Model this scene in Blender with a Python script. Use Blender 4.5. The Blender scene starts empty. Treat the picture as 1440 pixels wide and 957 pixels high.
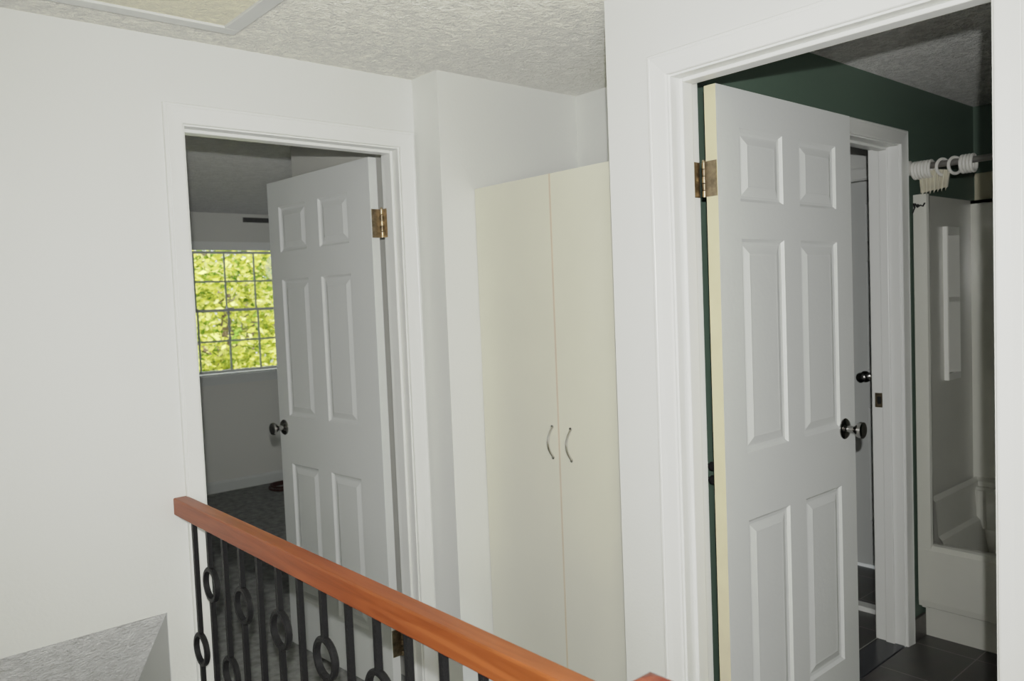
import bpy, bmesh, math, random
from mathutils import Vector, Matrix
random.seed(7)
C = bpy.context.scene.collection
PI = math.pi

# ------------------------------------------------------------------ materials
def lin(c):
    c = c / 255.0
    return c / 12.92 if c <= 0.04045 else ((c + 0.055) / 1.055) ** 2.4

def col(r, g, b):
    return (lin(r), lin(g), lin(b), 1)

def new_mat(name):
    m = bpy.data.materials.new(name); m.use_nodes = True
    nt = m.node_tree
    return m, nt, nt.nodes['Principled BSDF']

def mat(name, c, rough=0.5, metal=0.0, bump=0.0, bscale=40.0, var=0.0, vscale=6.0, detail=4.0, spec=0.5, coat=0.0):
    m, nt, b = new_mat(name)
    b.inputs['Base Color'].default_value = c
    b.inputs['Roughness'].default_value = rough
    b.inputs['Metallic'].default_value = metal
    b.inputs['Specular IOR Level'].default_value = spec
    b.inputs['Coat Weight'].default_value = coat
    if rough > .9 and 'Diffuse Roughness' in b.inputs: b.inputs['Diffuse Roughness'].default_value = 1.0
    tc = nt.nodes.new('ShaderNodeTexCoord')
    if var > 0:
        n = nt.nodes.new('ShaderNodeTexNoise'); n.inputs['Scale'].default_value = vscale; n.inputs['Detail'].default_value = 5
        nt.links.new(tc.outputs['Object'], n.inputs['Vector'])
        r = nt.nodes.new('ShaderNodeValToRGB')
        r.color_ramp.elements[0].position = 0.3; r.color_ramp.elements[1].position = 0.7
        r.color_ramp.elements[0].color = tuple(x * (1 - var) for x in c[:3]) + (1,)
        r.color_ramp.elements[1].color = tuple(min(1, x * (1 + var)) for x in c[:3]) + (1,)
        nt.links.new(n.outputs['Fac'], r.inputs['Fac'])
        nt.links.new(r.outputs['Color'], b.inputs['Base Color'])
    if bump > 0:
        n2 = nt.nodes.new('ShaderNodeTexNoise'); n2.inputs['Scale'].default_value = bscale; n2.inputs['Detail'].default_value = detail
        nt.links.new(tc.outputs['Object'], n2.inputs['Vector'])
        bp = nt.nodes.new('ShaderNodeBump'); bp.inputs['Strength'].default_value = bump; bp.inputs['Distance'].default_value = 0.01
        nt.links.new(n2.outputs['Fac'], bp.inputs['Height'])
        nt.links.new(bp.outputs['Normal'], b.inputs['Normal'])
    return m

def plaster(name, c, lo=0.80, scale=22.0, bump=0.9, dist=.018):
    """swirled and stippled ceiling plaster"""
    m, nt, b = new_mat(name)
    b.inputs['Roughness'].default_value = 0.75
    b.inputs['Specular IOR Level'].default_value = 0.3
    if 'Diffuse Roughness' in b.inputs: b.inputs['Diffuse Roughness'].default_value = 1.0
    tc = nt.nodes.new('ShaderNodeTexCoord')
    n1 = nt.nodes.new('ShaderNodeTexNoise'); n1.inputs['Scale'].default_value = scale; n1.inputs['Detail'].default_value = 6
    n1.inputs['Roughness'].default_value = 0.7; n1.inputs['Distortion'].default_value = .9
    n2 = nt.nodes.new('ShaderNodeTexNoise'); n2.inputs['Scale'].default_value = scale * 5; n2.inputs['Detail'].default_value = 3
    n3 = nt.nodes.new('ShaderNodeTexVoronoi'); n3.inputs['Scale'].default_value = scale * 2.4; n3.feature = 'SMOOTH_F1'
    for n in (n1, n2, n3): nt.links.new(tc.outputs['Object'], n.inputs['Vector'])
    a = nt.nodes.new('ShaderNodeMath'); a.operation = 'MULTIPLY_ADD'
    nt.links.new(n2.outputs['Fac'], a.inputs[0]); a.inputs[1].default_value = 0.7; nt.links.new(n1.outputs['Fac'], a.inputs[2])
    a2 = nt.nodes.new('ShaderNodeMath'); a2.operation = 'MULTIPLY_ADD'
    nt.links.new(n3.outputs['Distance'], a2.inputs[0]); a2.inputs[1].default_value = 0.5; nt.links.new(a.outputs[0], a2.inputs[2])
    bp = nt.nodes.new('ShaderNodeBump'); bp.inputs['Strength'].default_value = bump; bp.inputs['Distance'].default_value = dist
    nt.links.new(a2.outputs[0], bp.inputs['Height']); nt.links.new(bp.outputs['Normal'], b.inputs['Normal'])
    r = nt.nodes.new('ShaderNodeValToRGB')
    r.color_ramp.elements[0].position = 0.42; r.color_ramp.elements[1].position = 0.62
    r.color_ramp.elements[0].color = tuple(x * lo for x in c[:3]) + (1,); r.color_ramp.elements[1].color = c
    nt.links.new(n1.outputs['Fac'], r.inputs['Fac']); nt.links.new(r.outputs['Color'], b.inputs['Base Color'])
    return m

def wood(name, c1, c2, axis='Y'):
    m, nt, b = new_mat(name)
    b.inputs['Roughness'].default_value = 0.45; b.inputs['Specular IOR Level'].default_value = 0.25; b.inputs['Coat Weight'].default_value = 0.08; b.inputs['Coat Roughness'].default_value = 0.25
    tc = nt.nodes.new('ShaderNodeTexCoord'); mp = nt.nodes.new('ShaderNodeMapping')
    mp.inputs['Scale'].default_value = (26, 1.6, 26) if axis == 'Y' else (20, 20, 2)
    nt.links.new(tc.outputs['Object'], mp.inputs['Vector'])
    n = nt.nodes.new('ShaderNodeTexNoise'); n.inputs['Scale'].default_value = 2.2; n.inputs['Detail'].default_value = 8; n.inputs['Distortion'].default_value = 0.6
    nt.links.new(mp.outputs['Vector'], n.inputs['Vector'])
    r = nt.nodes.new('ShaderNodeValToRGB'); r.color_ramp.elements[0].position = 0.32; r.color_ramp.elements[1].position = 0.66
    r.color_ramp.elements[0].color = c1; r.color_ramp.elements[1].color = c2
    nt.links.new(n.outputs['Fac'], r.inputs['Fac']); nt.links.new(r.outputs['Color'], b.inputs['Base Color'])
    return m

def tile(name, c, grout, size, off, rough=0.35):
    m, nt, b = new_mat(name)
    b.inputs['Roughness'].default_value = rough
    tc = nt.nodes.new('ShaderNodeTexCoord'); mp = nt.nodes.new('ShaderNodeMapping')
    mp.inputs['Location'].default_value = (-off[0], -off[1], 0)
    nt.links.new(tc.outputs['Object'], mp.inputs['Vector'])
    k = nt.nodes.new('ShaderNodeTexBrick'); k.offset = 0; k.squash = 1
    k.inputs['Scale'].default_value = 1; k.inputs['Brick Width'].default_value = size; k.inputs['Row Height'].default_value = size
    k.inputs['Mortar Size'].default_value = 0.0025; k.inputs['Mortar Smooth'].default_value = 0.3
    k.inputs['Color1'].default_value = c; k.inputs['Color2'].default_value = tuple(x * 0.8 for x in c[:3]) + (1,); k.inputs['Mortar'].default_value = grout
    nt.links.new(mp.outputs['Vector'], k.inputs['Vector'])
    n = nt.nodes.new('ShaderNodeTexNoise'); n.inputs['Scale'].default_value = 14; n.inputs['Detail'].default_value = 6
    nt.links.new(tc.outputs['Object'], n.inputs['Vector'])
    mx = nt.nodes.new('ShaderNodeMix'); mx.data_type = 'RGBA'; mx.blend_type = 'MULTIPLY'; mx.inputs[0].default_value = 0.5
    nt.links.new(k.outputs['Color'], mx.inputs[6]); nt.links.new(n.outputs['Color'], mx.inputs[7])
    g = nt.nodes.new('ShaderNodeHueSaturation'); g.inputs['Saturation'].default_value = 0.5; g.inputs['Value'].default_value = 1.3
    nt.links.new(mx.outputs[2], g.inputs['Color']); nt.links.new(g.outputs['Color'], b.inputs['Base Color'])
    bp = nt.nodes.new('ShaderNodeBump'); bp.inputs['Strength'].default_value = 0.4; bp.inputs['Distance'].default_value = 0.003; bp.invert = True
    nt.links.new(k.outputs['Fac'], bp.inputs['Height']); nt.links.new(bp.outputs['Normal'], b.inputs['Normal'])
    return m

M = {}
M['paint'] = mat('white wall paint', (.74, .75, .73, 1), .55, bump=.06, bscale=90, spec=.3)
M['trim'] = mat('white gloss trim', (.80, .81, .79, 1), .35, var=.01)
M['door'] = mat('white door enamel', (.67, .69, .68, 1), .38, bump=.05, bscale=60)
M['edge'] = mat('cream bare door edge', (.60, .55, .36, 1), .6, var=.05, vscale=12)
M['cream'] = mat('cream cabinet laminate', (.70, .69, .58, 1), .42, var=.015)
M['seam'] = mat('beige edge band', (.68, .58, .42, 1), .5, var=.04)
M['green'] = mat('dark green wall paint', (.098, .146, .114, 1), .5, bump=.06, bscale=80)
M['ceil'] = plaster('swirled ceiling plaster', (.96, .95, .87, 1), .88, 24, 1.0)
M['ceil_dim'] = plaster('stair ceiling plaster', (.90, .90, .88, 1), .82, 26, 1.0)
M['hatch'] = plaster('beige stippled panel', (.80, .77, .58, 1), .9, 40, .6)
M['hatchtrim'] = mat('grey painted trim', (.70, .71, .69, 1), .6, var=.02)
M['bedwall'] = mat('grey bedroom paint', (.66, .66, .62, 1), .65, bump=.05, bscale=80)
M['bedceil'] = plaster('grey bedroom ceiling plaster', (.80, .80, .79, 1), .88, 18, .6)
M['carpet'] = mat('dark grey carpet', (.42, .41, .37, 1), .95, bump=.9, bscale=320, var=.2, vscale=60, spec=.1)
M['bedcarpet'] = mat('slate bedroom carpet', (.27, .275, .265, 1), .95, bump=.9, bscale=320, var=.3, vscale=22, spec=.1)
M['tile'] = tile('dark slate tile', (.075, .068, .060, 1), (.20, .18, .16, 1), .305, (3.37 - 6.1, 1.168 - 6.1))
M['tilebase'] = mat('dark tile skirting', (.075, .068, .062, 1), .35, var=.2, vscale=30)
M['stone'] = mat('black stone threshold', (.022, .024, .032, 1), .25, var=.3, vscale=20)
M['planks'] = mat('dark floor', (.05, .045, .04, 1), .4, var=.3, vscale=12)
M['wood'] = wood('orange cherry wood', (.17, .038, .008, 1), (.31, .072, .021, 1))
M['wood_shade'] = wood('shaded red brown wood', (.11, .022, .014, 1), (.19, .045, .026, 1), 'Z')  # darker than the handrail wood; the newel's weaker light is in the colour
M['iron'] = mat('black wrought iron', (.010, .010, .011, 1), .5, .1, bump=.2, bscale=180, spec=.22)
M['chrome'] = mat('dark polished nickel', (.35, .34, .33, 1), .16, 1.0, var=.05)
M['steel'] = mat('brushed steel', (.62, .60, .55, 1), .22, 1.0, var=.04)
M['brass'] = mat('tarnished brass', (.25, .20, .135, 1), .42, 1.0, var=.35, vscale=70)
M['brasspin'] = mat('bright brass pin', (.62, .50, .34, 1), .25, 1.0, var=.05)
M['tub'] = mat('glossy white fibreglass', (.62, .62, .57, 1), .22, var=.02)
M['plastic'] = mat('white plastic', (.78, .77, .73, 1), .35, var=.02)
M['rod'] = mat('grey metal rod', (.30, .29, .28, 1), .35, .7, var=.05)
M['cloth'] = mat('cream vinyl', (.64, .61, .50, 1), .6, var=.06, vscale=30)
M['black'] = mat('black wire', (.015, .015, .015, 1), .4, var=.1)
M['rust'] = mat('reddish brown cord', (.060, .024, .020, 1), .7, var=.2, vscale=40)
M['vent'] = mat('dark grey metal', (.09, .09, .085, 1), .6, var=.1)
M['sash'] = mat('window vinyl', (.62, .64, .62, 1), .4, var=.02)
M['muntin'] = mat('pale green window grid', (.55, .62, .56, 1), .5, var=.03)
M['bark'] = mat('tree bark', (.10, .07, .045, 1), .9, bump=.8, bscale=30, var=.3, vscale=9)
M['grass'] = mat('lawn', (.13, .15, .10, 1), .9, bump=.8, bscale=80, var=.3, vscale=3)
M['siding'] = mat('outside siding', (.55, .54, .50, 1), .7, var=.03)

def leafmat(name, c):
    m = bpy.data.materials.new(name); m.use_nodes = True; nt = m.node_tree; nt.nodes.clear()
    o = nt.nodes.new('ShaderNodeOutputMaterial'); d = nt.nodes.new('ShaderNodeBsdfDiffuse'); t = nt.nodes.new('ShaderNodeBsdfTranslucent')
    mx = nt.nodes.new('ShaderNodeMixShader'); mx.inputs[0].default_value = .5
    g = nt.nodes.new('ShaderNodeNewGeometry'); r = nt.nodes.new('ShaderNodeValToRGB')
    r.color_ramp.elements[0].color = tuple(x * .28 for x in c[:3]) + (1,); r.color_ramp.elements[1].color = c
    r.color_ramp.elements[0].position = .05
    r.color_ramp.elements[0].color = (c[0] * .16, c[1] * .25, c[2] * .2, 1)
    r.color_ramp.elements[1].position = .62
    e = r.color_ramp.elements.new(1.0); e.color = (.86, .88, .26, 1)  # palest tone, scattered over single leaves to imitate sunlit highlights
    nt.links.new(g.outputs['Random Per Island'], r.inputs['Fac'])
    for s in (d, t): nt.links.new(r.outputs['Color'], s.inputs['Color'])
    nt.links.new(d.outputs[0], mx.inputs[1]); nt.links.new(t.outputs[0], mx.inputs[2]); nt.links.new(mx.outputs[0], o.inputs[0])
    return m
M['leaf1'] = leafmat('yellow green leaves', (.60, .64, .09, 1))
M['leaf2'] = leafmat('mid green leaves', (.24, .42, .06, 1))

def glassmat():
    m = bpy.data.materials.new('clear window glass'); m.use_nodes = True; nt = m.node_tree; nt.nodes.clear()
    o = nt.nodes.new('ShaderNodeOutputMaterial'); t = nt.nodes.new('ShaderNodeBsdfTransparent'); g = nt.nodes.new('ShaderNodeBsdfGlossy')
    g.inputs['Roughness'].default_value = .02
    f = nt.nodes.new('ShaderNodeFresnel'); f.inputs['IOR'].default_value = 1.45
    mx = nt.nodes.new('ShaderNodeMixShader'); nt.links.new(f.outputs[0], mx.inputs[0])
    nt.links.new(t.outputs[0], mx.inputs[1]); nt.links.new(g.outputs[0], mx.inputs[2]); nt.links.new(mx.outputs[0], o.inputs[0])
    return m
M['glass'] = glassmat()

# ------------------------------------------------------------------ mesh building
class MB:
    def __init__(s): s.v = []; s.f = []; s.m = []
    def quad(s, a, b, c, d, m=0):
        n = len(s.v); s.v += [a, b, c, d]; s.f.append((n, n + 1, n + 2, n + 3)); s.m.append(m)
    def poly(s, pts, m=0):
        n = len(s.v); s.v += list(pts); s.f.append(tuple(range(n, n + len(pts)))); s.m.append(m)
    def box(s, x0, x1, y0, y1, z0, z1, m=0):
        n = len(s.v)
        s.v += [(x0, y0, z0), (x1, y0, z0), (x1, y1, z0), (x0, y1, z0), (x0, y0, z1), (x1, y0, z1), (x1, y1, z1), (x0, y1, z1)]
        for f in ((0, 3, 2, 1), (4, 5, 6, 7), (0, 1, 5, 4), (1, 2, 6, 5), (2, 3, 7, 6), (3, 0, 4, 7)):
            s.f.append(tuple(n + i for i in f)); s.m.append(m)
        return s
    def prism(s, prof, p0, p1, ux, uy, m=0):
        """sweep a closed 2-D profile from p0 to p1; profile axes ux, uy"""
        p0, p1, ux, uy = map(Vector, (p0, p1, ux, uy)); n = len(s.v); k = len(prof)
        for P in (p0, p1):
            for a, b in prof: s.v.append(tuple(P + ux * a + uy * b))
        for i in range(k):
            j = (i + 1) % k; s.f.append((n + i, n + j, n + k + j, n + k + i)); s.m.append(m)
        s.f.append(tuple(n + i for i in reversed(range(k)))); s.m.append(m)
        s.f.append(tuple(n + k + i for i in range(k))); s.m.append(m)
        return s
    def tube(s, pts, r, seg=10, closed=False, m=0, rad=None):
        pts = [Vector(p) for p in pts]; n = len(s.v); k = len(pts); prev = None
        for i, p in enumerate(pts):
            if closed: t = pts[(i + 1) % k] - pts[i - 1]
            else: t = pts[min(i + 1, k - 1)] - pts[max(i - 1, 0)]
            t.normalize()
            if prev is None:
                a = t.orthogonal().normalized()
            else:
                a = (prev - t * prev.dot(t)).normalized()
            prev = a; b = t.cross(a); rr = rad[i] if rad else r
            for q in range(seg):
                w = 2 * PI * q / seg; s.v.append(tuple(p + (a * math.cos(w) + b * math.sin(w)) * rr))
        for i in range(k if closed else k - 1):
            i2 = (i + 1) % k
            for q in range(seg):
                q2 = (q + 1) % seg
                s.f.append((n + i * seg + q, n + i * seg + q2, n + i2 * seg + q2, n + i2 * seg + q)); s.m.append(m)
        if not closed:
            s.f.append(tuple(n + q for q in reversed(range(seg)))); s.m.append(m)
            s.f.append(tuple(n + (k - 1) * seg + q for q in range(seg))); s.m.append(m)
        return s
    def lathe(s, prof, o, ax, seg=28, m=0):
        """prof: (distance along axis, radius)"""
        o = Vector(o); ax = Vector(ax).normalized(); a = ax.orthogonal().normalized(); b = ax.cross(a); n = len(s.v)
        for d, r in prof:
            for q in range(seg):
                w = 2 * PI * q / seg; s.v.append(tuple(o + ax * d + (a * math.cos(w) + b * math.sin(w)) * max(r, .0002)))
        for i in range(len(prof) - 1):
            for q in range(seg):
                q2 = (q + 1) % seg
                s.f.append((n + i * seg + q, n + i * seg + q2, n + (i + 1) * seg + q2, n + (i + 1) * seg + q)); s.m.append(m)
        s.f.append(tuple(n + q for q in reversed(range(seg)))); s.m.append(m)
        s.f.append(tuple(n + (len(prof) - 1) * seg + q for q in range(seg))); s.m.append(m)
        return s
    def build(s, name, mats, parent=None, smooth=False, bevel=0, fix=True):
        me = bpy.data.meshes.new(name); me.from_pydata(s.v, [], s.f)
        if not isinstance(mats, (list, tuple)): mats = [mats]
        for x in mats: me.materials.append(x)
        for p, i in zip(me.polygons, s.m): p.material_index = i; p.use_smooth = smooth
        if fix:
            bm = bmesh.new(); bm.from_mesh(me); bmesh.ops.recalc_face_normals(bm, faces=bm.faces); bm.to_mesh(me); bm.free()
        o = bpy.data.objects.new(name, me); C.objects.link(o)
        if parent is not None:
            o.parent = parent; o.matrix_parent_inverse = Matrix.Translation(parent.location).inverted() if parent.get('worldkids') else Matrix.Identity(4)
        if bevel:
            b = o.modifiers.new('bevel', 'BEVEL'); b.width = bevel; b.segments = 2; b.limit_method = 'ANGLE'
        if smooth:
            try:
                me.set_sharp_from_angle(angle=math.radians(35))
            except Exception: pass
        return o

def tag(o, label=None, cat=None, group=None, kind=None):
    if label: o['label'] = label
    if cat: o['category'] = cat
    if group: o['group'] = group
    if kind: o['kind'] = kind
    return o

def empty(name, loc, label, cat, group=None, kind=None):
    o = bpy.data.objects.new(name, None); C.objects.link(o); o.location = loc; o.empty_display_size = .05
    tag(o, label, cat, group, kind); o['worldkids'] = 1
    return o

def struct(o, label, cat):
    return tag(o, label, cat, kind='structure')

def wall(name, axis, a0, a1, t0, t1, z0, z1, holes, mats, label):
    """slab wall running along axis ('x' or 'y'), thickness t0..t1, with rectangular holes (a0,a1,z0,z1).
    mats = [low side, high side]"""
    mb = MB()
    A = sorted({a0, a1} | {h[0] for h in holes} | {h[1] for h in holes}); A = [a for a in A if a0 <= a <= a1]
    Z = sorted({z0, z1} | {h[2] for h in holes} | {h[3] for h in holes}); Z = [z for z in Z if z0 <= z <= z1]
    def solid(i, j):
        if i < 0 or j < 0 or i >= len(A) - 1 or j >= len(Z) - 1: return False
        ca, cz = (A[i] + A[i + 1]) / 2, (Z[j] + Z[j + 1]) / 2
        return not any(h[0] < ca < h[1] and h[2] < cz < h[3] for h in holes)
    P = (lambda a, t, z: (a, t, z)) if axis == 'x' else (lambda a, t, z: (t, a, z))
    for i in range(len(A) - 1):
        for j in range(len(Z) - 1):
            if not solid(i, j): continue
            a, b, c, d = A[i], A[i + 1], Z[j], Z[j + 1]
            mb.quad(P(a, t0, c), P(b, t0, c), P(b, t0, d), P(a, t0, d), 0)
            mb.quad(P(a, t1, c), P(b, t1, c), P(b, t1, d), P(a, t1, d), 1)
            if not solid(i - 1, j): mb.quad(P(a, t0, c), P(a, t1, c), P(a, t1, d), P(a, t0, d), 0)
            if not solid(i + 1, j): mb.quad(P(b, t0, c), P(b, t1, c), P(b, t1, d), P(b, t0, d), 0)
            if not solid(i, j - 1): mb.quad(P(a, t0, c), P(b, t0, c), P(b, t1, c), P(a, t1, c), 0)
            if not solid(i, j + 1): mb.quad(P(a, t0, d), P(b, t0, d), P(b, t1, d), P(a, t1, d), 0)
    # weld so normals are consistent
    me = bpy.data.meshes.new(name); me.from_pydata(mb.v, [], mb.f)
    for x in mats: me.materials.append(x)
    for p, k in zip(me.polygons, mb.m): p.material_index = k
    bm = bmesh.new(); bm.from_mesh(me); bmesh.ops.remove_doubles(bm, verts=bm.verts, dist=1e-5)
    bmesh.ops.recalc_face_normals(bm, faces=bm.faces); bm.to_mesh(me); bm.free()
    o = bpy.data.objects.new(name, me); C.objects.link(o)
    return struct(o, label, 'wall')

# ------------------------------------------------------------------ measured layout (metres)
H = 2.2916                  # ceiling
YA, YA2 = 2.419, 2.531      # wall with the bedroom doorway
XB, XB2 = 1.676, 1.790      # wall with the bathroom doorway
JL, JR = 0.859, 1.600       # bedroom doorway
BL, BR = 0.544, 1.279       # bathroom doorway (y)
HD = 2.04
GY, GY2 = 1.41, 1.515       # green wall
XG0, XG1 = 2.60, 3.30       # doorway in green wall
XF = 4.10                   # far bathroom wall
FY = 6.55                   # far bedroom wall
WX0, WX1, WZ0, WZ1 = 2.104, 3.124, .975, 1.985   # window glass

# ------------------------------------------------------------------ room shell
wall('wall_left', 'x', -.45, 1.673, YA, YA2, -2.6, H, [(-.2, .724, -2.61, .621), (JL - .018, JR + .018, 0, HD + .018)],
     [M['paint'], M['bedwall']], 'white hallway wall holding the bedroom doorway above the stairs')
mb = MB(); mb.box(1.673, 2.44, 2.268, YA2, 0, H)
struct(mb.build('wall_corner', M['paint']), 'short white wall stepping out between bedroom doorway and cream wardrobe', 'wall')
wall('wall_niche', 'y', 1.515, 2.268, 2.357, 2.44, 0, H, [], [M['paint'], M['paint']], 'white back wall of the niche above the wardrobe')
wall('wall_right', 'y', -2.6, 1.4925, XB, XB2, 0, H, [(BL - .018, BR + .018, -.01, HD + .018)], [M['paint'], M['green']],
     'white hallway wall holding the bathroom doorway')
wall('wall_bathroom', 'x', XB2, 4.19, GY, 1.4925, 0, H, [(XG0 - .018, XG1 + .018, -.01, HD + .018)], [M['green'], M['paint']],
     'dark green bathroom wall behind the open six panel door')
wall('wall_shower', 'y', -1.2, GY, XF, XF + .09, 0, H, [], [M['green'], M['paint']], 'dark green wall beyond the shower tub')
wall('wall_bathroom_side', 'x', XB2, XF + .09, -1.3, -1.2, 0, H, [], [M['green'], M['green']], 'green bathroom wall off to the right')
wall('wall_stair', 'y', -2.6, 6.64, -.55, -.45, -2.6, H, [], [M['paint'], M['paint']], 'white wall along the left side of the stairs')
wall('wall_behind', 'x', -.55, XB2, -2.7, -2.6, -2.6, H, [], [M['paint'], M['paint']], 'white hallway wall behind the viewer')
# back room beyond the green wall
wall('wall_linen', 'y', 1.4925, 3.1, 4.12, 4.19, 0, H, [(1.62, 2.36, 0, 2.03)], [M['paint'], M['paint']], 'white wall around the far white door')
wall('wall_linen_side', 'x', 2.44, 4.19, 3.1, 3.2, 0, H, [], [M['paint'], M['paint']], 'white wall closing the far room')
mb = MB(); mb.box(4.185, 4.25, 1.4925, 3.2, -.1, H)  # unseen backing added to stop outside light leaking past the far door
struct(mb.build('wall_light_block', M['paint']), 'added white backing that blocks outside light behind the far white door', 'wall')
# bedroom
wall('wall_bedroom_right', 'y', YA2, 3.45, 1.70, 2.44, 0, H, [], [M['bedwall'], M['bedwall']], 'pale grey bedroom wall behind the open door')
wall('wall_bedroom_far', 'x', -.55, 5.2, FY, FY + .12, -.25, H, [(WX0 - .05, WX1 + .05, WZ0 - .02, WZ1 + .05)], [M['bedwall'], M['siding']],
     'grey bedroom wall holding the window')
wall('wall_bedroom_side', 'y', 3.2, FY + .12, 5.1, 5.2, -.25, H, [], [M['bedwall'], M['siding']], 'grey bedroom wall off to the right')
wall('wall_bedroom_near', 'x', 2.44, 5.2, 3.2, 3.3, 0, H, [], [M['bedwall'], M['bedwall']], 'grey bedroom wall shared with the far room')
# ceilings
mb = MB(); mb.box(-.55, 2.44, -2.7, YA + .05, H, H + .1)
struct(mb.build('ceiling', M['ceil']), 'white swirled plaster hallway ceiling', 'ceiling')
mb = MB(); mb.box(2.44, 4.3, -2.7, 3.25, H, H + .1); mb.box(XB + .06, 2.44, -2.7, 1.45, H - .0008, H)
struct(mb.build('ceiling_bathroom', plaster('bathroom ceiling plaster', (.97, .97, .95, 1), .78, 30, 1.0, .03)), 'stippled bathroom ceiling', 'ceiling')
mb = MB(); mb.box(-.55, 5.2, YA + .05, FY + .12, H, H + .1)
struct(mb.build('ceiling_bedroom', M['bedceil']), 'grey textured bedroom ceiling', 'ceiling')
# floors
mb = MB(); mb.box(.74, XB + .03, -2.6, YA + .06, -.25, 0); mb.box(-.45, .74, -2.6, .60, -.25, 0)
mb.box(.70, .74, .60, YA, -.27, .0)
struct(mb.build('floor', M['carpet']), 'dark grey carpet of the hallway landing', 'floor')
mb = MB(); mb.box(XB + .03, XF, -1.2, GY, -.25, 0)
struct(mb.build('floor_bathroom', M['tile']), 'dark slate square tiles of the bathroom floor', 'floor')
mb = MB(); mb.box(2.44, 4.12, GY2, 3.1, -.25, 0)
struct(mb.build('floor_linen', M['tile']), 'dark floor beyond the green wall doorway', 'floor')
mb = MB(); mb.box(.80, 5.1, YA + .06, FY, -.25, 0); mb.box(-.45, .80, 3.4, FY, -.25, 0)
struct(mb.build('floor_bedroom', M['bedcarpet']), 'slate grey bedroom carpet', 'floor')
mb = MB(); mb.box(-.55, 2.0, -2.7, 6.64, -2.7, -2.6)
struct(mb.build('floor_downstairs', M['carpet']), 'dark carpet at the foot of the stairs', 'floor')
# stair opening: sloped plaster ceiling, side walls, bulkhead cover in the bedroom
sl = .94; y1 = 5.2
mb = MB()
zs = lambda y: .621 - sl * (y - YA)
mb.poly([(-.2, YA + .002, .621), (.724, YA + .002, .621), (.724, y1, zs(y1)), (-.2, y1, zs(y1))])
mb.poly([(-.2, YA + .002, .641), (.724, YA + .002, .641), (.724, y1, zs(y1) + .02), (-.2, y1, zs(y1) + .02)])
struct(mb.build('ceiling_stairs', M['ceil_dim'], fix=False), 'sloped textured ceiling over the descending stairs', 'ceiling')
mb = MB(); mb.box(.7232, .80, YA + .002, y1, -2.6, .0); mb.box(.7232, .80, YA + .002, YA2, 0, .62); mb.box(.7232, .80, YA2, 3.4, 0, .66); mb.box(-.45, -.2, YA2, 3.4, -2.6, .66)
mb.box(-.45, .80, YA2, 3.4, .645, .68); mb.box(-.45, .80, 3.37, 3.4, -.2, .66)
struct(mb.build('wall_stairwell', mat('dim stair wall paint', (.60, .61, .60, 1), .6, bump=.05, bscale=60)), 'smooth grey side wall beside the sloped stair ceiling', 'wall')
mb = MB(); mb.box(.74, .80, .6, YA, -2.6, -.25); mb.box(.0, .8, .5, .6, -2.6, -.25)
struct(mb.build('wall_landing', M['paint']), 'white wall below the landing edge', 'wall')

# ------------------------------------------------------------------ door frames (jamb + stop + casing)
CW = .057
cprof = [(0, 0), (.0, .007), (.002, .0095), (.006, .0105), (.030, .0125), (.046, .0150), (.0475, .0140), (.0495, .0155), (.0545, .0155), (.057, .013), (.057, 0)]   # (away from opening, out of wall)
def casing(mb, axis, a0, a1, t, side, zt, z0=0, r=.005, right_w=1.0):
    """mitred casing round an opening a0..a1 at wall plane t; side = -1/+1 direction it protrudes"""
    P = (lambda a, q, z: (a, q, z)) if axis == 'x' else (lambda a, q, z: (q, a, z))
    a0 -= r; a1 += r; zt += r
    n = len(cprof)
    for kind in ('l', 'r', 't'):
        lo, hi = [], []
        for (u, w) in cprof:
            q = t + side * w
            if kind == 'l': lo.append(P(a0 - u, q, z0)); hi.append(P(a0 - u, q, zt + u))
            elif kind == 'r': lo.append(P(a1 + u * right_w, q, z0)); hi.append(P(a1 + u * right_w, q, zt + u))
            else: lo.append(P(a0 - u, q, zt + u)); hi.append(P(a1 + u * right_w, q, zt + u))
        b = len(mb.v); mb.v += lo + hi
        for i in range(n):
            j = (i + 1) % n; mb.f.append((b + i, b + j, b + n + j, b + n + i)); mb.m.append(0)
        mb.f.append(tuple(b + i for i in range(n))); mb.m.append(0); mb.f.append(tuple(b + n + i for i in range(n))); mb.m.append(0)

def jamb(mb, axis, a0, a1, t0, t1, zt, th=.018):
    bx = (lambda a, b, c, d, e, f: mb.box(a, b, c, d, e, f)) if axis == 'x' else (lambda a, b, c, d, e, f: mb.box(c, d, a, b, e, f))
    bx(a0 - th, a0, t0, t1, 0, zt + th); bx(a1, a1 + th, t0, t1, 0, zt + th); bx(a0, a1, t0, t1, zt, zt + th)
def stop(mb, axis, a0, a1, s0, s1, zt, w=.011):
    bx = (lambda a, b, c, d, e, f: mb.box(a, b, c, d, e, f)) if axis == 'x' else (lambda a, b, c, d, e, f: mb.box(c, d, a, b, e, f))
    bx(a0, a0 + w, s0, s1, 0, zt); bx(a1 - w, a1, s0, s1, 0, zt); bx(a0 + w, a1 - w, s0, s1, zt - w, zt)

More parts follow.
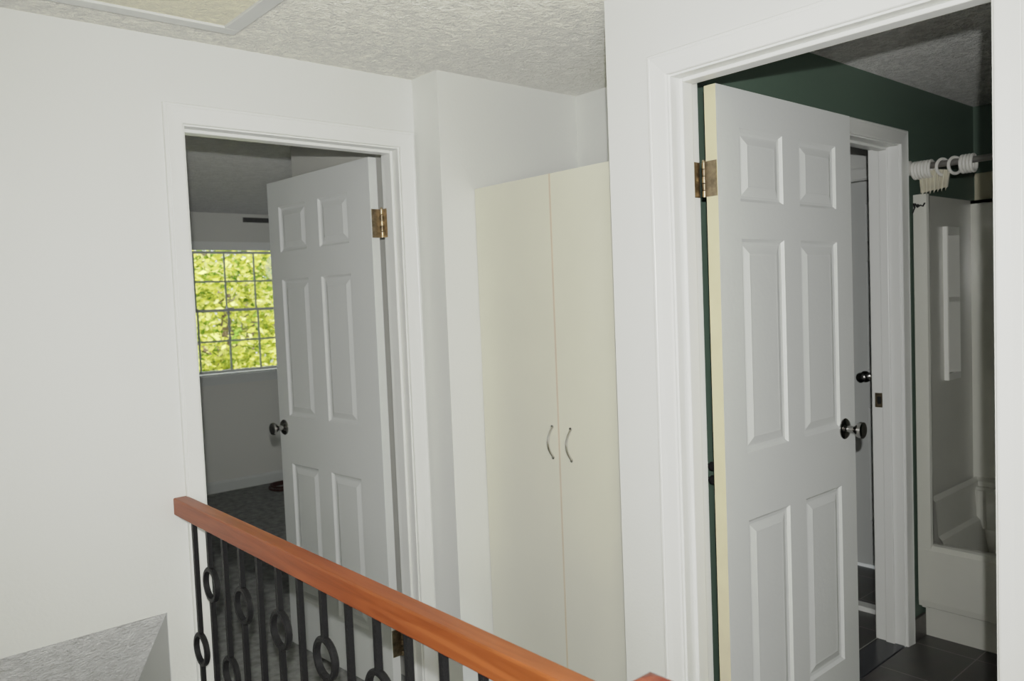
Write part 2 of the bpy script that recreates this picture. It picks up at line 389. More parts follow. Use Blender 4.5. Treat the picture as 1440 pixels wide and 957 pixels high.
def door_frame(name, axis, a0, a1, t0, t1, s0, s1, label, faces, rw=1.0):
    mb = MB()
    for t, sd in faces: casing(mb, axis, a0, a1, t, sd, HD, right_w=rw)
    r = mb.build(name, M['trim']); struct(r, label, 'door frame')
    mb = MB(); jamb(mb, axis, a0, a1, t0, t1, HD); mb.build('door_jamb', M['trim'], r, bevel=.001)
    mb = MB(); stop(mb, axis, a0, a1, s0, s1, HD); mb.build('door_stop', M['trim'], r, bevel=.003)
    return r
trimA = door_frame('trim_1', 'x', JL, JR, YA, YA2, YA + .034, YA2 - .036, 'white casing around the bedroom doorway', [(YA, -1), (YA2, 1)], rw=1.0)
trimB = door_frame('trim_2', 'y', BL, BR, XB, XB2, XB + .034, XB2 - .036, 'white casing around the bathroom doorway', [(XB, -1), (XB2, 1)])
trimG = door_frame('trim_3', 'x', XG0, XG1, GY, GY2 + .01, GY + .04, GY + .075, 'white casing around the doorway in the dark green wall', [(GY, -1), (GY2 + .01, 1)])
mb = MB()
casing(mb, 'y', 1.62, 2.36, 4.12, -1, 2.03); t4 = mb.build('trim_4', M['trim']); struct(t4, 'white casing around the far white door', 'door frame')

# strike plate on far jamb
mb = MB(); mb.box(XG1 - .0025, XG1 - .0004, GY + .078, GY + .108, .985, 1.045, 0); mb.box(XG1 - .0032, XG1 - .002, GY + .083, GY + .098, 1.0, 1.03, 1)
tag(mb.build('strike_plate', [M['brass'], M['black']], trimG), 'small brass strike plate')

# ------------------------------------------------------------------ six panel doors
def leaf_mesh(w, h, t, cols, rows, y0):
    """front at y0-? : faces at y=y0 (normal -y) and y=y0+t (normal +y); material 0 face, 1 edge"""
    mb = MB()
    X = sorted({0, w} | {c for p in cols for c in p}); Z = sorted({0, h} | {r for p in rows for r in p})
    prof = [(0, 0), (.003, .003), (.008, .0075), (.016, .009), (.021, .008), (.040, .002), (.044, .0025)]
    for sgn, yy in ((1, y0), (-1, y0 + t)):
        for i in range(len(X) - 1):
            for j in range(len(Z) - 1):
                a, b, c, d = X[i], X[i + 1], Z[j], Z[j + 1]
                if (a, b) in cols and (c, d) in rows:
                    rings = []
                    for ins, dep in prof:
                        y = yy + sgn * dep
                        rings.append([(a + ins, y, c + ins), (b - ins, y, c + ins), (b - ins, y, d - ins), (a + ins, y, d - ins)])
                    for k in range(len(rings) - 1):
                        for q in range(4):
                            mb.quad(rings[k][q], rings[k][(q + 1) % 4], rings[k + 1][(q + 1) % 4], rings[k + 1][q], 0)
                    mb.quad(*rings[-1], 0)
                else:
                    mb.quad((a, yy, c), (b, yy, c), (b, yy, d), (a, yy, d), 0)
    for j in range(len(Z) - 1):
        for x in (0, w): mb.quad((x, y0, Z[j]), (x, y0 + t, Z[j]), (x, y0 + t, Z[j + 1]), (x, y0, Z[j + 1]), 1)
    for i in range(len(X) - 1):
        for z in (0, h): mb.quad((X[i], y0, z), (X[i + 1], y0, z), (X[i + 1], y0 + t, z), (X[i], y0 + t, z), 1)
    return mb

def make_door(name, loc, rotz, w, h, cols, rows, y0, edge, label, knob=None, hinge_z=(), kz=.96):
    t = .035
    mb = leaf_mesh(w, h, t, cols, rows, y0)
    o = mb.build(name, [M['door'], edge], fix=False)
    bm = bmesh.new(); bm.from_mesh(o.data); bmesh.ops.remove_doubles(bm, verts=bm.verts, dist=1e-5); bmesh.ops.recalc_face_normals(bm, faces=bm.faces); bm.to_mesh(o.data); bm.free()
    o.location = loc; o.rotation_euler = (0, 0, rotz); struct(o, label, 'door')
    if knob:
        kx, kz = knob
        for sg, yy in ((-1, y0), (1, y0 + t)):
            m = MB(); m.lathe([(0, .033), (.003, .033), (.007, .029), (.010, .018), (.012, .012), (.030, .0105), (.036, .013), (.044, .022), (.052, .0265), (.060, .0255), (.063, .019), (.0615, .010), (.061, .0)], (kx, yy, kz), (0, sg, 0))
            k = m.build('door_knob', M['chrome'], o, smooth=True); k['label'] = 'dark polished metal knob'
        m = MB(); m.box(w, w + .0012, y0 + .006, y0 + t - .006, kz - .028, kz + .028); m.lathe([(0, .006), (.008, .006), (.009, .004)], (w, y0 + t / 2, kz), (1, 0, 0), 12)
        m.build('latch_plate', M['brass'], o)
    return o

def hinge(parent, p_leaf, p_jamb, pin, z0, z1, parts_world=True):
    """p_leaf, p_jamb : plate corner pairs ((x0,x1),(y0,y1)) in world; pin (x,y)"""
    mb = MB()
    for (xs, ys) in (p_leaf, p_jamb): mb.box(xs[0], xs[1], ys[0], ys[1], z0, z1, 0)
    n = 5; hh = (z1 - z0) / n
    for i in range(n):
        mb.lathe([(0.0006, .0045), (.0012, .0058), (hh - .0012, .0058), (hh - .0006, .0045)], (pin[0], pin[1], z0 + i * hh), (0, 0, 1), 14, 1 if i % 2 == 0 else 0)
    mb.lathe([(0, .004), (.003, .005), (.006, .003)], (pin[0], pin[1], z1), (0, 0, 1), 12, 1)
    return mb

# bedroom door (open into the bedroom)
ang = math.atan2(3.299 - 2.545, 1.505 - 1.553)
doorA = make_door('door_1', (1.553, 2.545, .022), ang, .755, 2.006,
    [(.147, .357), (.455, .667)], [(.215, .806), (1.012, 1.592), (1.708, 1.898)], -.035, M['door'],
    'white six panel bedroom door standing open into the room', knob=(.715, .958))
# bathroom door (open into the bathroom)
doorB = make_door('door_2', (1.785, 1.220, .02), 0, .722, 2.006,
    [(.103, .318), (.408, .626)], [(.285, .845), (1.03, 1.61), (1.71, 1.903)], 0, M['edge'],
    'white six panel bathroom door with cream edge standing open', knob=(.652, 1.022))
# far door beyond the green wall
doorC = make_door('door_3', (4.135, 2.355, .012), -PI / 2, .73, 2.01,
    [(.11, .32), (.415, .625)], [(.24, .84), (1.03, 1.60), (1.70, 1.90)], 0, M['door'],
    'far white panelled door seen through the second doorway', knob=None)
m = MB(); m.lathe([(0, .030), (.004, .030), (.008, .022), (.012, .011), (.034, .010), (.044, .023), (.056, .026), (.062, .018), (.063, 0)], (.405, 0, 1.0), (0, -1, 0))
m.build('door_knob', M['chrome'], doorC, smooth=True)
# hinges (world coordinates, structure children of the frames)
for z0, z1 in ((1.74, 1.832), (.22, .312)):
    mb = hinge(trimB, ((1.7825, 1.785), (1.222, 1.2575)), ((1.755, 1.787), (1.2755, 1.2788)), (1.791, 1.2655), z0, z1)
    tag(mb.build('hinge', [M['brass'], M['brasspin']], trimB, smooth=True), 'tarnished brass hinge')
for z0, z1 in ((1.737, 1.841), (.17, .272)):
    mb = hinge(trimA, ((1.556, 1.590), (2.5415, 2.5445)), ((1.5968, 1.6002), (2.497, 2.531)), (1.5945, 2.537), z0, z1)
    tag(mb.build('hinge', [M['brass'], M['brasspin']], trimA, smooth=True), 'tarnished brass hinge')

# ------------------------------------------------------------------ wardrobe
WXF, WY0, WY1, WH = 1.818, 1.495, 2.266, 1.892
wr = empty('wardrobe', (WXF + .25, 1.88, 0), 'tall cream two door wardrobe standing in the niche between the doorways', 'wardrobe')
mb = MB(); x0 = WXF + .02; x1 = 2.352
mb.box(x0, x1, WY0, WY0 + .018, 0, WH); mb.box(x0, x1, WY1 - .018, WY1, 0, WH); mb.box(x0, x1, WY0 + .018, WY1 - .018, WH - .018, WH)
mb.box(x0, x1, WY0 + .018, WY1 - .018, .06, .078); mb.box(x1 - .006, x1, WY0 + .018, WY1 - .018, .078, WH - .018); mb.box(x0 + .04, x0 + .055, WY0 + .018, WY1 - .018, 0, .06)
mb.box(x0 + .001, x0 + .02, 1.871, 1.887, .078, WH - .018)
mb.build('cabinet_body', M['cream'], wr)
ys = 1.879
for lo, hi, hy in ((ys + .0006, WY1 - .001, 1.908), (WY0 + .001, ys - .0006, 1.823)):
    mb = MB(); mb.box(WXF, WXF + .018, lo, hi, .062, WH, 0)
    inner = lo if hy > ys else hi
    sg = 1 if hy > ys else -1
    mb.box(WXF - .0006, WXF + .018, min(inner, inner + sg * .003), max(inner, inner + sg * .003), .062, WH, 1)
    d = mb.build('cabinet_door', [M['cream'], M['seam']], wr)
    pts = []
    for i in range(17):
        u = i / 16; z = .965 + .102 * u
        pts.append((WXF + .002 - .026 * math.sin(PI * u) ** .8, hy, z))
    mb = MB(); mb.tube(pts, .0042, 10); mb.lathe([(0, .006), (.003, .006)], (WXF, hy, pts[0][2]), (-1, 0, 0), 12); mb.lathe([(0, .006), (.003, .006)], (WXF, hy, pts[-1][2]), (-1, 0, 0), 12)
    h = MB.build(mb, 'bow_handle', M['steel'], d, smooth=True); h['label'] = 'slim bowed metal handle'

# ------------------------------------------------------------------ stair railing
RX0, RX1, RZ0, RZ1 = .761, .803, .900, .952
rail = empty('stair_railing', (.782, 1.5, 0), 'landing railing with orange wooden handrail on black ringed iron balusters', 'railing')
mb = MB()
r = .004
pf = [(RX0 + r, RZ0), (RX1 - r, RZ0), (RX1, RZ0 + r), (RX1, RZ1 - r), (RX1 - r * .3, RZ1 - r * .3), (RX1 - r, RZ1), (RX0 + r, RZ1), (RX0 + r * .3, RZ1 - r * .3), (RX0, RZ1 - r), (RX0, RZ0 + r)]
mb.prism(pf, (0, .68, 0), (0, YA - .001, 0), (1, 0, 0), (0, 0, 1))
mb.build('handrail', M['wood'], rail)['label'] = 'straight orange cherry wood handrail'
# newel
nw = MB(); nw.box(.730, .816, .602, .688, 0, .950)
n_ = nw.build('newel_post', M['wood_shade'], rail, bevel=.004)
mb = MB(); s = .050; cx, cy = .773, .645
lv = [(s - .004, .945), (s, .951), (s, .972), (s - .003, .9785), (.022, 1.0015), (.010, 1.0085), (.003, 1.0105)]
for k in range(len(lv) - 1):
    (a, za), (b, zb) = lv[k], lv[k + 1]
    R1 = [(cx - a, cy - a, za), (cx + a, cy - a, za), (cx + a, cy + a, za), (cx - a, cy + a, za)]
    R2 = [(cx - b, cy - b, zb), (cx + b, cy - b, zb), (cx + b, cy + b, zb), (cx - b, cy + b, zb)]
    for q in range(4): mb.quad(R1[q], R1[(q + 1) % 4], R2[(q + 1) % 4], R2[q])
mb.quad(*R2)
mb.quad((cx - s, cy - s, .945), (cx + s, cy - s, .945), (cx + s, cy + s, .945), (cx - s, cy + s, .945))
mb.build('newel_cap', M['wood_shade'], n_)['label'] = 'low pyramid cap of reddish wood, coloured darker for shade'
n_.matrix_parent_inverse = Matrix.Translation(rail.location).inverted()
def ring_mesh(y, zc, R=.049):
    mb = MB(); k = 40; w = .0075; tr = .0056
    base = len(mb.v)
    for i in range(k):
        a = 2 * PI * i / k; ca, sa = math.cos(a), math.sin(a)
        for (dr, dx) in ((-tr, -w), (tr * .4, -w), (tr, -w * .55), (tr, w * .55), (tr * .4, w), (-tr, w)):
            mb.v.append((.782 + dx, y + (R - tr + dr) * ca, zc + (R - tr + dr) * sa))
    for i in range(k):
        j = (i + 1) % k
        for q in range(6):
            q2 = (q + 1) % 6
            mb.f.append((base + i * 6 + q, base + i * 6 + q2, base + j * 6 + q2, base + j * 6 + q)); mb.m.append(0)
    return mb
for k in range(15):
    y = 2.317 - .1093 * k; zc = .525 if k % 2 == 0 else .741
    mb = MB(); hw = .0063
    zc2 = .20 if k % 2 else None
    segs = [(0, zc - .047), (zc + .047, RZ0)]
    for a, b in segs: mb.box(.782 - hw, .782 + hw, y - hw, y + hw, a, b)
    mb.box(.782 - .014, .782 + .014, y - .014, y + .014, 0, .018)
    b_ = mb.build('baluster', M['iron'], rail)
    ring_mesh(y, zc).build('ring', M['iron'], b_, smooth=True)
mb = MB(); mb.box(.755, .809, .690, YA - .001, .0, .003)
mb.build('base_rail', M['iron'], rail)

# ------------------------------------------------------------------ attic hatch on the hallway ceiling
ht = empty('ceiling_hatch', (.58, 1.9, H), 'beige textured attic hatch with grey trim on the ceiling, upper left', 'hatch')
hx0, hx1, hy0, hy1 = .20, .962, 1.45, 2.270; tw = .045
mb = MB(); mb.box(hx0, hx1, hy1 - tw, hy1, H - .012, H - .0005); mb.box(hx0, hx1, hy0, hy0 + tw, H - .012, H - .0005)
mb.box(hx0, hx0 + tw, hy0 + tw, hy1 - tw, H - .012, H - .0005); mb.box(hx1 - tw, hx1, hy0 + tw, hy1 - tw, H - .012, H - .0005)
mb.build('hatch_trim', M['hatchtrim'], ht, bevel=.002)
mb = MB(); mb.box(hx0 + tw, hx1 - tw, hy0 + tw, hy1 - tw, H - .005, H - .0005)
mb.build('hatch_panel', M['hatch'], ht)

# ------------------------------------------------------------------ bathroom: threshold, skirting, tub
mb = MB(); mb.box(XG0, XG1, GY + .003, GY2 + .008, -.02, .004)
struct(mb.build('trim_5', M['stone'], bevel=.002), 'black stone threshold in the green wall doorway', 'threshold')
mb = MB(); mb.box(XG0, XG1, GY2 + .008, GY2 + .013, -.02, .005)
struct(mb.build('trim_6', M['steel']), 'thin pale strip along the stone threshold', 'threshold')
mb = MB(); mb.box(3.54, 3.60, 1.60, 3.05, -.01, .022)
struct(mb.build('trim_7', M['trim'], bevel=.003), 'low white strip across the dark floor beyond the doorway', 'threshold')
mb = MB(); mb.box(XG1 + .064, 3.478, GY - .012, GY, 0, .095); mb.box(XB2, XG0 - .064, GY - .012, GY, 0, .095)
struct(mb.build('baseboard_bathroom', M['tilebase'], bevel=.002), 'dark tile skirting on the green wall', 'baseboard')

tub = empty('bathtub_shower', (3.8, .65, 0), 'white one piece bathtub with shower surround at the end of the bathroom', 'bathtub')
TX, TY0, TY1 = 3.42, -.11, 1.403
EY = 1.375      # inner face of the end panel
BX = 3.955      # inner face of back panel
# apron with toe recess
mb = MB()
ap = [(TX, .145), (TX - .004, .17), (TX - .004, .385), (TX + .004, .405), (TX + .02, .410), (TX + .055, .408), (TX + .075, .36), (TX + .10, .12), (TX + .06, .12)]
mb.prism(ap, (0, TY0, 0), (0, TY1, 0), (1, 0, 0), (0, 0, 1))
mb.build('apron', M['tub'], tub)
mb = MB(); mb.box(TX + .058, TX + .07, TY0, TY1 - .004, 0, .15)
mb.build('toe_panel', M['tub'], tub)
# basin
mb = MB()
n = 12
fl = .13
pr = [(EY - .012, .60), (EY - .03, .585), (EY - .04, .44), (EY - .055, .425), (EY - .10, .25), (EY - .14, .16), (EY - .2, fl)]
for i in range(len(pr) - 1):
    (ya, za), (yb, zb) = pr[i], pr[i + 1]
    mb.quad((TX + .03, ya, za), (BX, ya, za), (BX, yb, zb), (TX + .03, yb, zb))
mb.quad((TX + .09, EY - .2, fl), (BX, EY - .2, fl), (BX, TY0 + .1, fl), (TX + .09, TY0 + .1, fl))
pb = [(BX, .60), (BX - .03, .585), (BX - .045, .44), (BX - .06, .425), (BX - .10, .2), (BX - .15, fl)]
for i in range(len(pb) - 1):
    (xa, za), (xb, zb) = pb[i], pb[i + 1]
    mb.quad((xa, EY - .01, za), (xa, TY0, za), (xb, TY0, zb), (xb, EY - .01, zb))
mb.build('basin', M['tub'], tub, smooth=True, fix=False)
# end panel + flange, back panel
mb = MB(); mb.box(TX + .025, BX + .05, EY, TY1 - .002, .13, 1.85)
mb.build('end_panel', M['tub'], tub)
mb = MB(); mb.prism([(TX - .002, 1.352), (TX + .010, 1.348), (TX + .030, 1.352), (TX + .034, 1.372), (TX + .034, TY1), (TX - .0034, TY1), (TX - .0034, 1.36)], (0, 0, .39), (0, 0, 1.85), (1, 0, 0), (0, 1, 0))
mb.build('front_flange', M['tub'], tub)
mb = MB(); mb.box(BX, BX + .06, TY0, EY, .40, 1.85); mb.box(BX, XF - .002, TY0, TY1, 1.835, 1.85)
mb.build('back_panel', M['tub'], tub)
# back ledge with rounded column
mb = MB(); mb.prism([(BX, .37), (BX - .07, .38), (BX - .075, .55), (BX - .06, .565), (BX, .565)], (0, EY - .115, 0), (0, EY - .01, 0), (1, 0, 0), (0, 0, 1))
mb.tube([(BX - .055, EY - .055, .385), (BX - .055, EY - .055, .555)], .028, 16)
mb.build('soap_ledge', M['tub'], tub)
# shelf tower on the end panel: proud of the panel, chamfered left side, two scooped shelves
mb = MB(); ty = 1.356; xa, xb = 3.640, 3.770
def sec(z0, z1, scoop):
    if scoop:
        pts = [(xa, EY), (xa, ty + .003), (xa + .006, ty), (xa + .009, ty + .028), (xb - .010, ty + .003), (xb, ty), (xb + .008, EY)]
    else:
        pts = [(xa, EY), (xa, ty + .003), (xa + .006, ty), (xb, ty), (xb + .008, EY)]
    mb.prism(pts, (0, 0, z0), (0, 0, z1), (1, 0, 0), (0, 1, 0))
sec(1.07, 1.10, False); sec(1.10, 1.405, True); sec(1.405, 1.425, False); sec(1.425, 1.69, True); sec(1.69, 1.725, False)
mb.build('shelf_tower', mat('glossy white shelf', (.80, .80, .75, 1), .3, var=.02), tub)  # paler than the tub, standing in for light on the slanted faces
mb = MB(); mb.box(XF - .006, XF - .0005, -.11, 1.405, 1.852, 1.985)  # cream band on the far wall above the surround
struct(mb.build('trim_8', mat('cream wall strip', (.60, .56, .42, 1), .6, var=.05)), 'cream strip of wall above the shower surround', 'wall strip')

# shower rod, rings, curtain remnant
rod = empty('shower_rod', (3.40, 1.40, 1.955), 'grey metal shower curtain rod across the top of the tub', 'curtain rod')
mb = MB(); mb.tube([(3.40, 1.402, 1.957), (3.40, -1.195, 1.957)], .0125, 16); mb.build('rod', M['rod'], rod, smooth=True)
mb = MB(); mb.lathe([(0, .030), (.006, .030), (.012, .018), (.02, .015)], (3.40, 1.4095, 1.957), (0, -1, 0), 24); mb.build('end_flange', M['plastic'], rod, smooth=True)
first = None
spots = [1.386 - .0125 * i for i in range(6)] + [1.281, 1.236] + [1.207 - .0125 * i for i in range(4)]
for i, y in enumerate(spots):
    if first is None:
        mb = MB(); R = .0315; k = 32
        mb.tube([(R * math.cos(2 * PI * q / k), 0, R * math.sin(2 * PI * q / k)) for q in range(k)], .006, 8, True)
        o = mb.build('curtain_ring', M['plastic'], smooth=True); first = o
    else:
        o = first.copy(); C.objects.link(o)
    o.location = (3.40, y, 1.957 - .0125)
    o.rotation_euler = (0, 0, 0)
    if i < 6:
        tag(o, 'white plastic curtain ring bunched against the wall end of the shower rod', 'curtain ring', 'curtain rings bunched at the wall end of the rod')
    elif i == 6:
        o.rotation_euler = (0, 0, -.42); tag(o, 'white curtain ring hanging askew above the cream vinyl scrap', 'curtain ring')
    elif i == 7:
        o.rotation_euler = (0, 0, -.45); tag(o, 'lone white curtain ring between the vinyl scrap and the second bunch', 'curtain ring')
    else:
        tag(o, 'white plastic curtain ring in the second, smaller bunch along the shower rod', 'curtain ring', 'curtain rings in the second bunch')
mb = MB(); N = 60; rows = 6
for j in range(rows + 1):
    for i in range(N + 1):
        u = i / N; v = j / rows
        y = 1.372 - .118 * u + (.008 * (1 - u) - .012 * u) * -v * .8
        x = 3.40 + .010 * math.sin(u * 2 * PI * 7) * (0.5 + .6 * v)
        ztop = 1.928 + .010 * math.sin(u * 3)
        zb = 1.846 + .007 * math.sin(u * 2 * PI * 7 + 1) + .003 * random.random() + .012 * u
        mb.v.append((x, y, ztop * (1 - v) + zb * v))
for j in range(rows):
    for i in range(N):
        a = j * (N + 1) + i; mb.f.append((a, a + 1, a + N + 2, a + N + 1)); mb.m.append(0)
cl = mb.build('curtain_scrap', M['cloth'], smooth=False, fix=False)
tag(cl, 'short pleated cream vinyl scrap hanging from the shower rod rings', 'curtain')
so = cl.modifiers.new('s', 'SOLIDIFY'); so.thickness = .001

# black wire hook on the flange corner
mb = MB()
mb.tube([(TX - .006, 1.412 - .012, 1.815), (TX - .012, 1.395, 1.80), (TX - .02, 1.388, 1.812), (TX - .022, 1.378, 1.797), (TX - .02, 1.368, 1.805), (TX - .022, 1.357, 1.800), (TX - .024, 1.349, 1.812)], .0032, 8)
mb.tube([(TX - .006, 1.395, 1.80), (TX - .022, 1.392, 1.79), (TX - .026, 1.396, 1.775)], .003, 8)
mb.lathe([(0, .006), (.004, .006), (.007, .003)], (TX - .004, 1.384, 1.806), (-1, 0, 0), 12)
tag(mb.build('wire_hook', M['black'], smooth=True), 'small wavy black wire hook at the top corner of the shower surround', 'hook')
mb = MB(); mb.lathe([(0, .016), (.004, .016), (.008, .007), (.025, .006), (.032, .013), (.040, .013), (.043, .006)], (1.945, GY - .0005, .985), (0, -1, 0), 18)
mb.lathe([(0, .016), (.004, .016), (.008, .007), (.025, .006), (.032, .013), (.040, .013), (.043, .006)], (1.945, GY - .0005, .945), (0, -1, 0), 18)
mb.box(1.930, 1.960, GY - .004, GY - .0003, .925, 1.005)
tag(mb.build('wall_hook', M['black'], smooth=True), 'small black double wall hook glimpsed in the gap behind the bathroom door', 'hook')

# ------------------------------------------------------------------ bedroom window and details
win = bpy.data.objects.new('window_1', None); C.objects.link(win); win.location = ((WX0 + WX1) / 2, FY, WZ0); win['worldkids'] = 1
struct(win, 'bedroom double hung window with grids looking onto green trees', 'window')
fw = .045
mb = MB(); a0, a1, b0, b1 = WX0 - .05, WX1 + .05, WZ0 - .02, WZ1 + .05
mb.box(a0, WX0 - .018, FY + .005, FY + .11, b0, b1); mb.box(WX1 + .018, a1, FY + .005, FY + .11, b0, b1); mb.box(WX0 - .018, WX1 + .018, FY + .005, FY + .11, WZ1 + .012, b1); mb.box(WX0 - .018, WX1 + .018, FY + .005, FY + .11, b0, WZ0 - .004)
mb.build('window_frame', M['sash'], win)
mb = MB(); mb.box(a0 - .05, a0 + .012, FY - .016, FY, b0 - .07, b1 + .02); mb.box(a1 - .012, a1 + .05, FY - .016, FY, b0 - .07, b1 + .02)
mb.box(a0 - .05, a1 + .05, FY - .018, FY, b1 - .05, b1 + .02)
mb.build('window_casing', M['trim'], win)
mb = MB(); mb.box(a0 - .06, a1 + .06, FY - .035, FY + .02, b0 - .012, b0 + .006); mb.box(a0 - .04, a1 + .04, FY - .014, FY, b0 - .07, b0 - .012)
mb.build('window_sill', M['sash'], win)
zm = 1.492
for nm, z0, z1, yy in (('upper_sash', zm - .01, WZ1, FY + .070), ('lower_sash', WZ0, zm + .012, FY + .040)):
    mb = MB(); w = .018
    mb.box(WX0 - .018, WX0, yy, yy + .028, z0, z1); mb.box(WX1, WX1 + .018, yy, yy + .028, z0, z1)
    mb.box(WX0, WX1, yy, yy + .028, z0, z0 + .024); mb.box(WX0, WX1, yy, yy + .028, z1 - .022, z1)
    s = mb.build(nm, M['sash'], win, bevel=.002)
    mb = MB(); mb.box(WX0 - .002, WX1 + .002, yy + .014, yy + .017, z0 + .02, z1 - .018)
    mb.build('pane', M['glass'], s)
    mb = MB()
    for k in (1, 2, 3):
        xx = WX0 + (WX1 - WX0) * k / 4; mb.box(xx - .008, xx + .008, yy + .009, yy + .013, z0 + .022, z1 - .02)
    zz = (z0 + z1) / 2; mb.box(WX0, WX1, yy + .0095, yy + .0125, zz - .008, zz + .008)
    mb.build('muntin_grid', M['muntin'], s)
mb = MB(); mb.box(2.60, 2.66, FY + .034, FY + .05, zm + .012, zm + .024); mb.box(2.30, 2.36, FY + .034, FY + .05, zm + .012, zm + .024)
mb.build('sash_lock', M['sash'], win)
mb = MB(); mb.prism([(0, 0), (-.014, 0), (-.014, .075), (-.008, .09), (0, .095)], (-.45, FY, 0), (5.1, FY, 0), (0, 1, 0), (0, 0, 1))
struct(mb.build('baseboard_bedroom', M['sash']), 'pale baseboard along the bedroom wall below the window', 'baseboard')
vt = empty('wall_vent', (2.95, FY, 2.22), 'dark narrow slotted vent high on the wall above the bedroom window', 'vent')
mb = MB(); mb.box(2.76, 3.14, FY - .010, FY, 2.222, 2.262); mb.build('vent_frame', M['vent'], vt, bevel=.002)
mb = MB()
for k in range(3): mb.box(2.775, 3.125, FY - .014, FY - .009, 2.229 + k * .011, 2.233 + k * .011)
mb.build('vent_slats', M['black'], vt)
mb = MB(); pts = []
for i in range(61):
    a = i / 30 * 2 * PI; rr = .20 - .012 * (i / 30)
    pts.append((2.95 + rr * 1.15 * math.cos(a), 6.22 + rr * .8 * math.sin(a), .010 + .020 * (i / 30) + .004 * math.sin(3 * a)))
mb.tube(pts, .010, 8)
tag(mb.build('coiled_cord', M['rust'], smooth=True), 'reddish brown coiled cord lying on the bedroom carpet', 'cord')

# ------------------------------------------------------------------ outside: lawn and trees
mb = MB(); mb.box(-40, 60, 7.5, 80, -3.2, -3.1)
tag(mb.build('lawn', M['grass']), 'green lawn outside below the bedroom window', 'lawn', kind='structure')
def tree(x, y, h, R, nleaf, m, label, seed):
    rnd = random.Random(seed)
    root = empty('tree', (x, y, -3.1), label, 'tree')
    mb = MB(); mb.tube([(x, y, -3.12), (x + .05, y, -1.4), (x - .03, y + .05, h - .4), (x + .05, y, h + R * .4)], .1, 10, rad=[.19, .15, .11, .05])
    tips = []
    for k in range(9):
        a = rnd.uniform(0, 2 * PI); z0 = rnd.uniform(h - R, h + .4 * R); L = rnd.uniform(.6, .9) * R
        e = (x + L * math.cos(a), y + L * math.sin(a), z0 + rnd.uniform(.2, .7) * L)
        mb.tube([(x, y, z0), ((x + e[0]) / 2, (y + e[1]) / 2, (z0 + e[2]) / 2 + .05), e], .04, 7, rad=[.06, .04, .015])
    mb.build('trunk', M['bark'], root, smooth=True)
    mb = MB()
    cl = []
    for k in range(70):
        while True:
            p = Vector((rnd.uniform(-1, 1), rnd.uniform(-1, 1), rnd.uniform(-1, 1)))
            if .35 < p.length < 1: break
        cl.append((Vector((x, y, h)) + Vector((p.x * R, p.y * R, p.z * R * 1.15)), rnd.uniform(.25, .5)))
    for i in range(nleaf):
        c, rr = cl[rnd.randrange(len(cl))]
        d = Vector((rnd.gauss(0, 1), rnd.gauss(0, 1), rnd.gauss(0, 1))).normalized() * rr * rnd.uniform(.4, 1.1)
        p = c + d; s = rnd.uniform(.035, .075) * R / 1.35
        u = Vector((rnd.gauss(0, 1), rnd.gauss(0, 1), rnd.gauss(0, .5))).normalized(); v = u.orthogonal().normalized()
        v = (v + u.cross(v) * rnd.uniform(-1, 1)).normalized()
        mb.poly([tuple(p - u * s), tuple(p - u * s * .2 + v * s * .55), tuple(p + u * s * 1.1), tuple(p - u * s * .2 - v * s * .55)])
    mb.build('foliage', m, root, fix=False)
tree(4.7, 12.0, 1.2, 1.35, 7500, M['leaf1'], 'sunlit yellow green tree filling the left half of the bedroom window', 1)
tree(7.0, 16.6, 1.6, 1.9, 7500, M['leaf2'], 'greener leafy tree behind the right side of the bedroom window', 2)
tree(8.8, 22.5, 1.2, 2.6, 8000, M['leaf1'], 'pale distant tree showing through gaps behind the two nearer trees', 3)

# ------------------------------------------------------------------ camera
import numpy as np
yaw, pitch, roll, f, zc = 0.7149, -0.0523, -0.0405, 1128.07, 1.4955
fwv = Vector((math.sin(yaw) * math.cos(pitch), math.cos(yaw) * math.cos(pitch), math.sin(pitch)))
rt = Vector((math.cos(yaw), -math.sin(yaw), 0)); up = rt.cross(fwv)
r2 = math.cos(roll) * rt + math.sin(roll) * up; u2 = -math.sin(roll) * rt + math.cos(roll) * up
cam = bpy.data.cameras.new('camera'); co = bpy.data.objects.new('camera', cam); C.objects.link(co)
rm = Matrix((r2, u2, -fwv)).transposed().to_4x4(); rm.translation = Vector((0, 0, zc)); co.matrix_world = rm
cam.sensor_width = 36; cam.sensor_fit = 'HORIZONTAL'; cam.lens = 36 * f / 1440; cam.clip_start = .02
cam.dof.use_dof = True; cam.dof.focus_distance = 2.1; cam.dof.aperture_fstop = 5.6
bpy.context.scene.camera = co

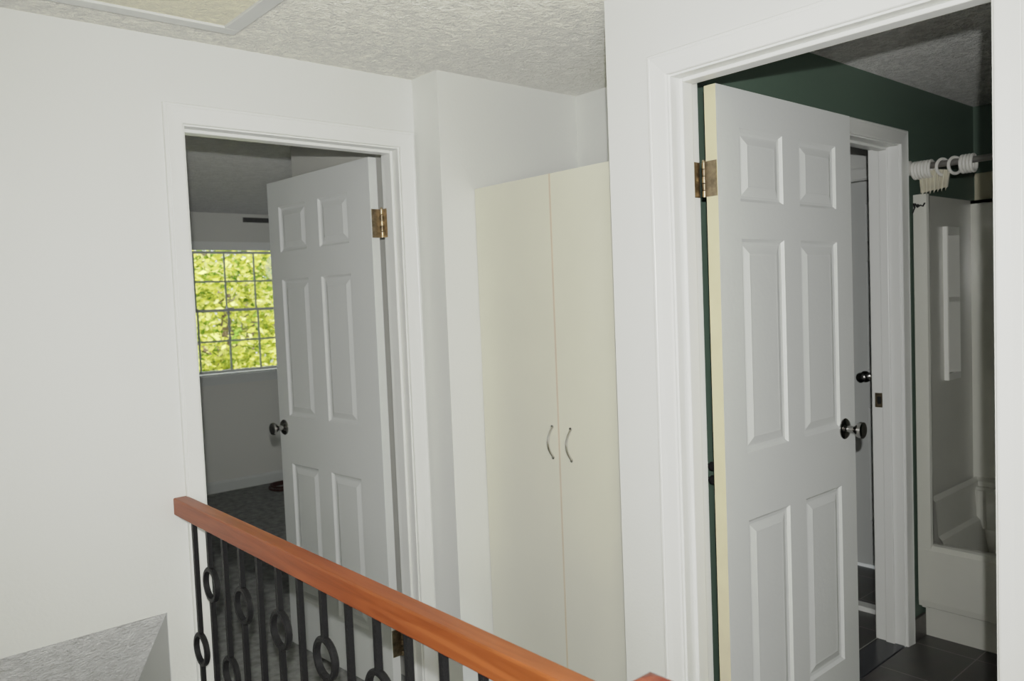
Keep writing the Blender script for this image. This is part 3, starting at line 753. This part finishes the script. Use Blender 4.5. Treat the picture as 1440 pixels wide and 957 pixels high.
# ------------------------------------------------------------------ light
eye = Vector((0, 0, zc))
fl = bpy.data.lights.new('flash', 'SPOT'); fo = bpy.data.objects.new('camera_flash', fl); C.objects.link(fo)
fl.energy = 178; fl.shadow_soft_size = .011; fl.spot_size = math.radians(107); fl.spot_blend = 1.0; fl.color = (1, .998, .965)
fm = rm.copy(); fm.translation = eye + u2 * .11 - fwv * .068 + r2 * .008; fo.matrix_world = fm
hl = bpy.data.lights.new('hall fill', 'POINT'); ho = bpy.data.objects.new('hall_fill_light', hl); C.objects.link(ho)  # unseen fill light added to brighten the hallway, no fixture
hl.energy = 40; hl.shadow_soft_size = .15; hl.color = (1, .97, .90); ho.location = (-.1, -.45, 1.4)
sn = bpy.data.lights.new('sun', 'SUN'); so_ = bpy.data.objects.new('sun', sn); C.objects.link(so_)
sn.energy = 14; sn.angle = math.radians(1); sn.color = (1, .94, .80)
so_.rotation_euler = (math.radians(48), 0, math.radians(-28))
bl = bpy.data.lights.new('bedroom fill', 'POINT'); bo = bpy.data.objects.new('bedroom_fill_light', bl); C.objects.link(bo)  # added fill to lift the bedroom, standing in for side daylight
bl.energy = 6.5; bl.shadow_soft_size = .2; bl.color = (.95, .97, 1); bo.location = (4.1, 4.6, 1.95)
w = bpy.data.worlds.new('sky'); bpy.context.scene.world = w; w.use_nodes = True
bg = w.node_tree.nodes['Background']; bg.inputs['Color'].default_value = (.90, .96, 1.0, 1); bg.inputs['Strength'].default_value = 3.0

sc = bpy.context.scene
sc.view_settings.view_transform = 'Standard'
sc.view_settings.look = 'None'
sc.view_settings.exposure = 0.0
sc.view_settings.use_curve_mapping = True
cmp_ = sc.view_settings.curve_mapping
WL = 3.0
cmp_.white_level = (WL, WL, WL)
cv = cmp_.curves[3]
TONE = [(0, 0), (.03, .035), (.07, .088), (.13, .165), (.235, .285), (.42, .41), (.70, .575), (1.0, .66), (1.6, .76), (3.0, 1.0)]
cv.points[0].location = (0, 0); cv.points[1].location = (1, 1)
for a, b in TONE[1:-1]: cv.points.new(a / WL, b)
cmp_.update()
sc.cycles.max_bounces = 8; sc.cycles.diffuse_bounces = 5
sc.cycles.use_denoising = True
for o in C.objects:
    if 'worldkids' in o: del o['worldkids']
